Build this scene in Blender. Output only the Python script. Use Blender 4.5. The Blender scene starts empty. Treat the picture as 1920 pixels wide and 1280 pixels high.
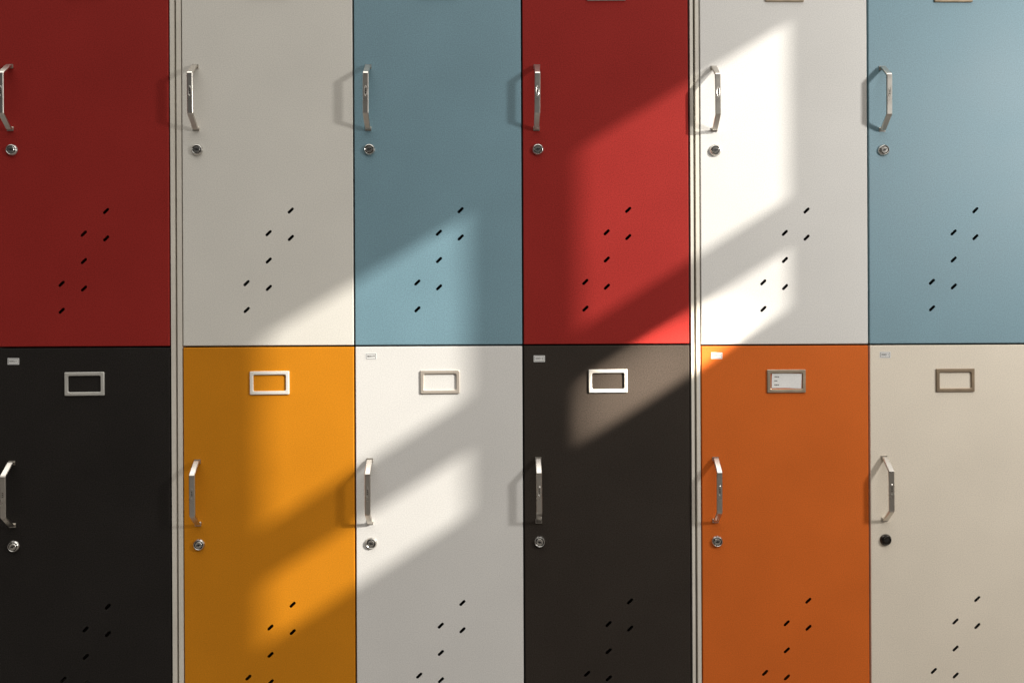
import bpy, bmesh, math, random
from mathutils import Vector, Matrix
random.seed(4)
S = 0.001125          # metres per photograph pixel on the door plane
H = 0.92              # camera height above the floor
D = 1.68
sc = bpy.context.scene
col = sc.collection
sc.view_settings.view_transform = 'Standard'
sc.view_settings.look = 'None'
sc.view_settings.exposure = 0

# ------------------------------------------------------------ camera
YAW = math.radians(.9)
cd=bpy.data.cameras.new("camera")
cd.sensor_width=36; cd.lens=36*D/(1920*S); cd.clip_end=100; cd.clip_start=.05
cam=bpy.data.objects.new("camera",cd); col.objects.link(cam)
CAMR=Matrix.Rotation(-YAW,4,'Z')@Matrix.Rotation(math.radians(90),4,'X')@Matrix.Rotation(math.radians(-.27),4,'Z')
CAML=Vector((-D*math.sin(YAW),-D*math.cos(YAW),H))
cam.location=CAML; cam.rotation_euler=CAMR.to_euler()
sc.camera=cam
def unproj(px,py):
    d=CAMR.to_3x3()@Vector(((px-960)*S,(640-py)*S,-D))
    return CAML+d*(-CAML.y/d.y)
def X(px): return unproj(px,645).x
def Z(py): return H+(640-py)*S

# ------------------------------------------------------------ materials
def mat(name, rgb, rough=0.5, metal=0.0, spec=0.5, ior=1.5, var=0.06, bump=0.08, bscale=430, mott=5.0, grain=0.05, tint=None):
    m = bpy.data.materials.new(name); m.use_nodes = True
    nt = m.node_tree; N = nt.nodes; L = nt.links
    b = N["Principled BSDF"]
    b.inputs["Metallic"].default_value = metal
    b.inputs["IOR"].default_value = ior
    b.inputs["Specular IOR Level"].default_value = spec
    if tint: b.inputs["Specular Tint"].default_value = (*tint,1)
    tc = N.new("ShaderNodeTexCoord")
    n1 = N.new("ShaderNodeTexNoise"); n1.inputs["Scale"].default_value = mott; n1.inputs["Detail"].default_value = 5
    n2 = N.new("ShaderNodeTexNoise"); n2.inputs["Scale"].default_value = bscale; n2.inputs["Detail"].default_value = 2
    L.new(tc.outputs["Object"], n1.inputs["Vector"]); L.new(tc.outputs["Object"], n2.inputs["Vector"])
    def mr(src, lo, hi, a=0.3, c=0.7):
        r = N.new("ShaderNodeMapRange")
        r.inputs["From Min"].default_value = a; r.inputs["From Max"].default_value = c
        r.inputs["To Min"].default_value = lo; r.inputs["To Max"].default_value = hi
        L.new(src, r.inputs["Value"]); return r.outputs["Result"]
    a = mr(n1.outputs["Fac"], 1-var, 1+var)
    g = mr(n2.outputs["Fac"], 1-grain, 1+grain)
    mu = N.new("ShaderNodeMath"); mu.operation = 'MULTIPLY'; L.new(a, mu.inputs[0]); L.new(g, mu.inputs[1])
    vm = N.new("ShaderNodeVectorMath"); vm.operation = 'SCALE'
    vm.inputs[0].default_value = rgb
    L.new(mu.outputs[0], vm.inputs["Scale"])
    L.new(vm.outputs[0], b.inputs["Base Color"])
    L.new(mr(n1.outputs["Fac"], rough-0.03, rough+0.03), b.inputs["Roughness"])
    if bump > 0:
        bp = N.new("ShaderNodeBump"); bp.inputs["Strength"].default_value = bump; bp.inputs["Distance"].default_value = 0.0006
        L.new(n2.outputs["Fac"], bp.inputs["Height"]); L.new(bp.outputs["Normal"], b.inputs["Normal"])
    return m
M = dict(
 red=mat("red_powder_coat", (.29,.0245,.0200), .52, spec=.06, grain=.22),
 offwhite=mat("off_white_powder_coat", (.71,.68,.61), .5, spec=.25, var=.03, grain=.09),
 white=mat("white_powder_coat", (.71,.69,.65), .5, spec=.25, var=.03, grain=.09),
 blue=mat("blue_powder_coat", (.150,.277,.332), .60, spec=.5, ior=1.8, grain=.20),
 black=mat("black_powder_coat", (.019,.0165,.0145), .6, spec=.12, var=.12, grain=.4),
 brown=mat("dark_brown_powder_coat", (.034,.0275,.0225), .70, spec=.12, var=.10, grain=.3, tint=(1,.85,.72)),
 orange=mat("amber_orange_powder_coat", (.60,.220,.010), .55, spec=.12, grain=.11),
 orange2=mat("burnt_orange_powder_coat", (.63,.135,.020), .55, spec=.12, grain=.11),
 beige=mat("beige_powder_coat", (.75,.67,.55), .55, spec=.25, var=.04, grain=.09),
 frame=mat("cream_frame_paint", (.70,.65,.56), .45, var=.08),
 inner=mat("dark_cabinet_interior", (.03,.027,.025), .8),
 steel=mat("satin_nickel", (.66,.62,.56), .29, metal=1, var=.04, bump=.03, mott=30, grain=.03),
 chrome=mat("worn_chrome", (.62,.60,.56), .24, metal=1, var=.05, bump=.0, mott=80),
 dark=mat("tarnished_black_metal", (.07,.063,.055), .26, metal=.9, var=.1, mott=80),
 keyhole=mat("black_keyway", (.012,.011,.01), .5),
 cream=mat("cream_holder_enamel", (.74,.70,.63), .4, var=.05),
 silver=mat("dull_silver_holder_metal", (.56,.54,.49), .4, metal=.3, var=.05),
 tan=mat("grey_tan_holder_metal", (.58,.51,.43), .4, metal=.4, var=.05),
 bronze=mat("champagne_holder_metal", (.46,.37,.27), .4, metal=.6, var=.1, mott=40),
 bronze2=mat("dark_bronze_holder_metal", (.33,.25,.17), .4, metal=.6, var=.1, mott=40),
 paper=mat("paper", (.80,.79,.76), .8, var=.05, mott=30),
 ink=mat("ink", (.05,.045,.04), .7),
 floor=mat("grey_linoleum", (.16,.145,.13), .4, var=.2),
 plaster=mat("plaster", (.40,.375,.34), .9, var=.06),
)

# ------------------------------------------------------------ helpers
def new_obj(name, mesh, parent=None, loc=(0,0,0)):
    o = bpy.data.objects.new(name, mesh); col.objects.link(o)
    o.location = loc
    if parent: o.parent = parent
    return o
def add_box(bm, x0,x1,y0,y1,z0,z1, mi=0):
    vs = [bm.verts.new(p) for p in [(x0,y0,z0),(x1,y0,z0),(x1,y1,z0),(x0,y1,z0),(x0,y0,z1),(x1,y0,z1),(x1,y1,z1),(x0,y1,z1)]]
    for f in [(0,3,2,1),(4,5,6,7),(0,1,5,4),(1,2,6,5),(2,3,7,6),(3,0,4,7)]:
        fc = bm.faces.new([vs[i] for i in f]); fc.material_index = mi
def to_mesh(bm, name, mats, smooth=False, ang=24):
    bmesh.ops.recalc_face_normals(bm, faces=bm.faces)
    me = bpy.data.meshes.new(name); bm.to_mesh(me); bm.free()
    for m in mats: me.materials.append(m)
    if smooth:
        for p in me.polygons: p.use_smooth = True
        me.set_sharp_from_angle(angle=math.radians(ang))
    return me
def evaluated(o):
    dg = bpy.context.evaluated_depsgraph_get()
    return bpy.data.meshes.new_from_object(o.evaluated_get(dg))

PITCH = 735
DH = (PITCH-3.0)*S     # door height
SL = [(199,-253),(158,-211),(199,-202),(158,-160),(117,-118),(158,-109),(117,-68)]
def door_mesh(w):
    bm = bmesh.new()
    add_box(bm, 0,w, 0,.018, -DH,0)
    back = [f for f in bm.faces if all(abs(v.co.y-.018)<1e-6 for v in f.verts)]
    bmesh.ops.delete(bm, geom=back, context='FACES_ONLY')
    fe = [e for e in bm.edges if not e.is_boundary]
    bmesh.ops.bevel(bm, geom=fe, offset=.0016, segments=3, affect='EDGES', profile=.5)
    bmesh.ops.recalc_face_normals(bm, faces=bm.faces)
    for f in bm.faces:
        if f.calc_area() > .05:
            if f.normal.y > 0: bmesh.ops.reverse_faces(bm, faces=bm.faces)
            break
    me = bpy.data.meshes.new("door"); bm.to_mesh(me); bm.free()
    tmp = new_obj("tmp_door", me)
    so = tmp.modifiers.new("s",'SOLIDIFY'); so.thickness = .0012; so.offset = -1
    cb = bmesh.new()
    L_, R_ = 4.6*S, 2.6*S
    for ox,oy in SL:
        cx = ox*w/314.0; cz = -(PITCH-1.5)*S - oy*S
        pts = []
        for k in range(9):
            a = -math.pi/2+math.pi*k/8; pts.append((L_+R_*math.cos(a), R_*math.sin(a)))
        for k in range(9):
            a = math.pi/2+math.pi*k/8; pts.append((-L_+R_*math.cos(a), R_*math.sin(a)))
        th = math.radians(44); c,s = math.cos(th), math.sin(th)
        P = [(cx+p*c-q*s, cz+p*s+q*c) for p,q in pts]
        A = [cb.verts.new((x,-.01,z)) for x,z in P]; B = [cb.verts.new((x,.01,z)) for x,z in P]
        cb.faces.new(A); cb.faces.new(B[::-1])
        n = len(P)
        for i in range(n): cb.faces.new([A[i],B[i],B[(i+1)%n],A[(i+1)%n]])
    cut = new_obj("tmp_cut", to_mesh(cb,"cut",[]))
    bo = tmp.modifiers.new("b",'BOOLEAN'); bo.object = cut; bo.operation='DIFFERENCE'; bo.solver='EXACT'
    m2 = evaluated(tmp); m2.name = "door"
    bpy.data.objects.remove(tmp); bpy.data.objects.remove(cut)
    return m2

# handle: flat strap bent to an angular bridge, origin on the door plane at its middle
def handle_mesh():
    d = .031
    up = [(.0005,.0652),(-.0050,.0652),(-.0064,.0644),(-.0296,.0427),(-d,.0405)]
    path = up + [(-d,.012),(-d,-.012)] + [(y,-z) for y,z in up[::-1]]
    hw, ht, ch = .0058, .0025, .0010
    sec = [(-hw,-ht+ch),(-hw+ch,-ht),(hw-ch,-ht),(hw,-ht+ch),(hw,ht-ch),(hw-ch,ht),(-hw+ch,ht),(-hw,ht-ch)]
    bm = bmesh.new(); rings = []
    for i,(y,z) in enumerate(path):
        p = Vector(path[i])
        ta = (p-Vector(path[i-1])).normalized() if i>0 else None
        tb = (Vector(path[i+1])-p).normalized() if i<len(path)-1 else None
        ta = ta or tb; tb = tb or ta
        t = (ta+tb).normalized(); n = Vector((t.y,-t.x))
        k = 1/max(.6,ta.dot(t))
        rings.append([bm.verts.new((sx, y+n.x*sn*k, z+n.y*sn*k)) for sx,sn in sec])
    for r0,r1 in zip(rings,rings[1:]):
        for k in range(8): bm.faces.new([r0[k],r0[(k+1)%8],r1[(k+1)%8],r1[k]])
    bm.faces.new(rings[0]); bm.faces.new(rings[-1][::-1])
    for s in (1,-1):
        add_box(bm, -.0066,.0066, -.0016,.0002, s*.0652-.0044, s*.0652+.0044)
    n=28; ins=[];outs=[]
    for k in range(n):
        a=2*math.pi*k/n
        ex,ez=math.cos(a),math.sin(a)
        outs.append(bm.verts.new((ex*.0036, -d-ht-.00005, .004+ez*.0105)))
        ins.append(bm.verts.new((ex*.0029, -d-ht-.0004, .004+ez*.0098)))
    inn=[bm.verts.new((v.co.x*.74,-d-ht-.00005,.004+(v.co.z-.004)*.93)) for v in ins]
    for k in range(n):
        j=(k+1)%n
        bm.faces.new([outs[k],outs[j],ins[j],ins[k]])
        bm.faces.new([ins[k],ins[j],inn[j],inn[k]])
    for q in (-.0035,.0,.0035):
        add_box(bm,-.0011,.0011,-d-ht-.0003,-d-ht+.0003,.004+q-.0009,.004+q+.0009,1)
    return to_mesh(bm,"handle",[M['steel'],M['dark']],True,14)

def lathe(bm, prof, n=40, mi=0):
    rings=[]
    for r,y in prof:
        if r==0: rings.append([bm.verts.new((0,y,0))])
        else: rings.append([bm.verts.new((r*math.cos(2*math.pi*k/n),y,r*math.sin(2*math.pi*k/n))) for k in range(n)])
    for a,b in zip(rings,rings[1:]):
        for k in range(n):
            j=(k+1)%n
            if len(b)==1: f=bm.faces.new([a[k],a[j],b[0]])
            else: f=bm.faces.new([a[k],a[j],b[j],b[k]])
            f.material_index=mi
def lock_mesh(m,core):
    bm=bmesh.new()
    lathe(bm,[(.0122,.0003),(.0124,-.0012),(.0117,-.0026),(.0102,-.0046),(.0093,-.0050),(.0088,-.0046),(.0084,-.0030)])
    lathe(bm,[(.0084,-.0030),(.0080,-.0022),(.0073,-.0022)],mi=1)
    lathe(bm,[(.0073,-.0022),(.0071,-.0046),(.0066,-.0052),(0,-.0054)],mi=2)
    add_box(bm,-.0046,.0046,-.0058,-.0050,-.0012,.0012,1)
    add_box(bm,-.0014,.0014,-.0059,-.0050,-.0024,.0024,1)
    return to_mesh(bm,"lock",[m,M['keyhole'],core],True)
def holder_mesh(m):
    bm=bmesh.new()
    W,Hh=36.5*S,21.8*S; w,h=30.2*S,15.2*S; ro,ri=.0018,.0035
    def rr(W,Hh,r,y,n=5):
        o=[]
        for cx,cz,a0 in ((W-r,Hh-r,0),(-W+r,Hh-r,90),(-W+r,-Hh+r,180),(W-r,-Hh+r,270)):
            for k in range(n+1):
                a=math.radians(a0+90*k/n); o.append(bm.verts.new((cx+r*math.cos(a),y,cz+r*math.sin(a))))
        return o
    L=[rr(W,Hh,ro,.0003),rr(W,Hh,ro,-.0022),rr(W-.0010,Hh-.0010,ro,-.0032),rr(w+.0012,h+.0012,ri,-.0032),rr(w,h,ri,-.0024),rr(w,h,ri,.0003)]
    for a,b in zip(L,L[1:]):
        n=len(a)
        for k in range(n): bm.faces.new([a[k],a[(k+1)%n],b[(k+1)%n],b[k]])
    return to_mesh(bm,"label_holder",[m],True)
def text_into(bm, txt, size, x, z, y, mi):
    cu=bpy.data.curves.new("t",'FONT'); cu.body=txt; cu.size=size; cu.align_x='CENTER'; cu.align_y='CENTER'
    o=new_obj("tmp_t",cu); me=evaluated(o)
    me.transform(Matrix.Translation((x,y,z)) @ Matrix.Rotation(math.radians(90),4,'X'))
    n0=len(bm.faces); bm.from_mesh(me); bm.faces.ensure_lookup_table()
    for f in bm.faces[n0:]: f.material_index=mi
    bpy.data.objects.remove(o); bpy.data.meshes.remove(me)
def sticker_mesh(txt):
    bm=bmesh.new(); w,h=10.5*S,6*S
    add_box(bm,-w,w,-.0003,.0001,-h,h,0)
    t=.0007; a,b=w-.0016,h-.0014
    for q in ((-a,a,b-t,b),(-a,a,-b,-b+t),(-a,-a+t,-b+t,b-t),(a-t,a,-b+t,b-t)):
        add_box(bm,q[0],q[1],-.0005,-.0002,q[2],q[3],1)
    text_into(bm,txt,.0065,0,0,-.0006,1)
    return to_mesh(bm,"number_sticker",[M['paper'],M['ink']])
def card_mesh():
    bm=bmesh.new()
    nx=10; w,h=28*S,14*S; V=[]
    for i in range(nx+1):
        u=i/nx
        V.append([bm.verts.new((-w+2*w*u, -.0008-.0035*max(0,u-.55)**1.5, z+ .0012*math.sin(u*3)+(.003*(u-.8) if u>.8 else 0))) for z in (-h,h*.98)])
    for a,b in zip(V,V[1:]): bm.faces.new([a[0],b[0],b[1],a[1]])
    for r in range(3):
        for c in range(3-(r==1)):
            x=-w+.006+c*.0034; z=h-.008-r*.0085
            add_box(bm,x,x+.0022,-.0012,-.0010,z,z+.0019,1)
    return to_mesh(bm,"name_card",[M['paper'],M['ink']])

HANDLE=handle_mesh(); LOCK=lock_mesh(M['chrome'],M['chrome']); LOCKD=lock_mesh(M['dark'],M['dark'])
HOLD={k:holder_mesh(M[k]) for k in ('cream','bronze','bronze2','silver','tan')}
CARD=card_mesh()

# ------------------------------------------------------------ cabinets
cols = [(-4.5,317.5),(343.3,663.0),(666.2,979.0),(982.2,1292.5),(1315.0,1627.8),(1631.0,1945.0)]
top = ['red','offwhite','blue','red','white','blue']
bot = ['black','orange','white','brown','orange2','beige']
hold = ['silver','cream','tan','silver','bronze','bronze2']
stick = ['00021',None,'00019','00015','00013','00011']
cname = dict(red='dark red',offwhite='off-white',blue='dusty blue',white='white',black='black',orange='amber orange',brown='dark brown',orange2='burnt orange',beige='beige')
TOPZ = Z(-88); BOTZ = Z(1382)
def cabinet(ids, lx0, lx1, rx0, rx1, dz, label):
    e = bpy.data.objects.new("locker_cabinet", None); col.objects.link(e)
    cx = (X(lx0)+X(rx1))/2
    e.location=(cx,0,0); e["label"]=label; e["category"]="lockers"; e["group"]="metal lockers standing in a row"
    bm=bmesh.new(); zt=TOPZ+.03+dz; zb=.0
    DP=.48
    add_box(bm,X(lx0)-cx,X(lx1)-cx,.0015,DP,zb,zt,0)
    add_box(bm,X(rx0)-cx,X(rx1)-cx,.0015,DP,zb,zt,0)
    xa,xb=X(lx1)-cx,X(rx0)-cx
    add_box(bm,xa,xb,DP-.002,DP,zb,zt,1)
    add_box(bm,xa,xb,.0025,DP-.002,TOPZ+.004+dz,zt-.001,0)
    add_box(bm,xa,xb,.0025,DP-.002,zb+.02,BOTZ-.004+dz,0)
    xs=[xa]
    for a,b in zip(ids,ids[1:]):
        m=(X(cols[a][1])+X(cols[b][0]))/2-cx
        add_box(bm,m-.008,m+.008,.020,DP-.002,BOTZ-.004+dz,TOPZ+.004+dz,1)
        xs+= [m-.008,m+.008]
    xs.append(xb)
    for a,b in zip(xs[::2],xs[1::2]):
        add_box(bm,a,b,.020,DP-.002,Z(647)-.008+dz,Z(647)+.008+dz,1)
    new_obj("body",to_mesh(bm,"body",[M['frame'],M['inner']]),e)
    for i in ids:
        x0,x1=X(cols[i][0]),X(cols[i][1]); base=door_mesh(x1-x0)
        for r,(ty,cn) in enumerate(((-88,top[i]),(647,bot[i]))):
            me=base.copy(); me.materials.clear(); me.materials.append(M[cn])
            d=new_obj("door",me,e,(x0-cx,random.uniform(0,.0008),Z(ty+1.5)+dz))
            d["label"]="%s locker door with slanted vent slots"%cname[cn]
            k=(x1-x0)/(314.0*S)
            jit=random.uniform(-.6,.6)
            new_obj("handle",HANDLE,d,((26+jit)*S,0,-270*S)).rotation_euler=(0,math.radians(random.uniform(-.7,.7)),0)
            lo=new_obj("lock",LOCKD if (r==1 and i==5) else LOCK,d,(28*S,0,-367*S)); lo.rotation_euler=(0,math.radians(random.choice([-25,8,-12,-5,20])),0)
            hk=hold[i]
            hz = -66.5 if r else (-61.0 if i<3 else -66.0)
            new_obj("label_holder",HOLD[hk],d,(159*k*S,0,hz*S)).rotation_euler=(0,math.radians(random.uniform(-.5,.5)),0)
            if r==1 and stick[i]:
                s=new_obj("number_sticker",sticker_mesh(stick[i]),d,(29*S,0,(-24 if i in(0,3) else -18)*S))
                s.rotation_euler=(0,math.radians(random.uniform(-2,3)),0)
            if r==1 and i==4:
                new_obj("name_card",CARD,d,((159*k+.5)*S,0,-66.5*S)).rotation_euler=(0,math.radians(1.5),0)
    return e
cabinet([0],-17,-8,320.5,328.5,.0,"tall metal locker cabinet with red and black doors")
cabinet([1,2,3],332.5,341.3,1296.5,1302.0,0,"metal locker cabinet, off-white, blue, red, orange, white, brown doors")
cabinet([4,5],1306.5,1313,1948,1956,-2.0*S,"metal locker cabinet with white, blue, orange and beige doors")

# ------------------------------------------------------------ setting
bm=bmesh.new(); add_box(bm,-4,4,-5,.6,-.05,0)
fl=new_obj("floor",to_mesh(bm,"floor",[M['floor']])); fl["kind"]="structure"; fl["label"]="grey linoleum floor"
bm=bmesh.new(); add_box(bm,-3,2.38,.50,.60,0,3.2)
w=new_obj("back_wall",to_mesh(bm,"back_wall",[M['plaster']])); w["label"]="plain plaster wall behind the row of lockers"; w["category"]="wall"

u=Vector((1,-.60,.61)).normalized()
LP=Vector((unproj(985,560)))+u*25
WX=2.4
def pr(px,py):
    p=unproj(px,py); t=(WX-p.x)/(LP.x-p.x); q=p+(LP-p)*t; return q.y,q.z
def line(x,c): return c-.61*(x-490)
ys=[(pr(x,line(x,800))[0]) for x in (488,880,1082,1482)]
def zz(c): return sum(pr(x,line(x,c))[1] for x in (490,880,1090,1480))/4
zU,zL,zU2,zL2=zz(638),zz(985),zz(1078),zz(1200)
yb=[-4.5]+sorted(ys)+[.5]
zb=[0,zL2,zU2,zL,zU,4.2]
bm=bmesh.new(); G=[[bm.verts.new((WX,y,z)) for z in zb] for y in yb]
for i in range(len(yb)-1):
    for j in range(len(zb)-1):
        if i in(1,3) and j in (1,3): continue
        bm.faces.new([G[i][j],G[i+1][j],G[i+1][j+1],G[i][j+1]])
bmesh.ops.recalc_face_normals(bm,faces=bm.faces)
ww=new_obj("window_wall",to_mesh(bm,"window_wall",[M['plaster']]))
so=ww.modifiers.new("s",'SOLIDIFY'); so.thickness=.012; so.offset=0
ww["label"]="plaster side wall with four small window openings"; ww["category"]="wall"

def lamp(name,typ,loc,tgt,energy,color,**k):
    l=bpy.data.lights.new(name,typ); l.energy=energy; l.color=color
    for a,b in k.items(): setattr(l,a,b)
    o=bpy.data.objects.new(name,l); col.objects.link(o); o.location=loc
    o.rotation_euler=(Vector(tgt)-Vector(loc)).to_track_quat('-Z','Y').to_euler(); return o
wc=Vector((WX,sum(ys)/4,(zU+zL2)/2))
lamp("sunlight_lamp",'SPOT',LP,wc,44000,(1,.96,.895),spot_size=math.radians(4.5),spot_blend=.05,shadow_soft_size=.14)
# added spot with no real source, brightens the sun patch on the brown door
tg=unproj(1222,712)
lamp("added_patch_lamp",'SPOT',tg+(LP-tg).normalized()*10,tg,42000,(1,.88,.75),spot_size=math.radians(1.3),spot_blend=1.0,shadow_soft_size=.045)
lamp("side_window_lamp",'AREA',(WX-.1,-1.3,H+.9),(-.5,0,H+.15),35,(1,.985,.96),shape='RECTANGLE',size=.17,size_y=.25)

# room light: bright from high above, dim in the depth of the room
wd=bpy.data.worlds.new("World"); sc.world=wd; wd.use_nodes=True
nt=wd.node_tree; N=nt.nodes; bg=N["Background"]
tc=N.new("ShaderNodeTexCoord"); dp=N.new("ShaderNodeVectorMath"); dp.operation='DOT_PRODUCT'; dp.inputs[1].default_value=Vector((.16,0,1)).normalized()
nt.links.new(tc.outputs["Generated"],dp.inputs[0])
mr=N.new("ShaderNodeMapRange"); mr.interpolation_type='SMOOTHSTEP'; mr.inputs["From Min"].default_value=.38; mr.inputs["From Max"].default_value=.95
mr.inputs["To Min"].default_value=.075; mr.inputs["To Max"].default_value=2.75
nt.links.new(dp.outputs["Value"],mr.inputs["Value"]); nt.links.new(mr.outputs["Result"],bg.inputs[1])
bg.inputs[0].default_value=(1,.975,.94,1)
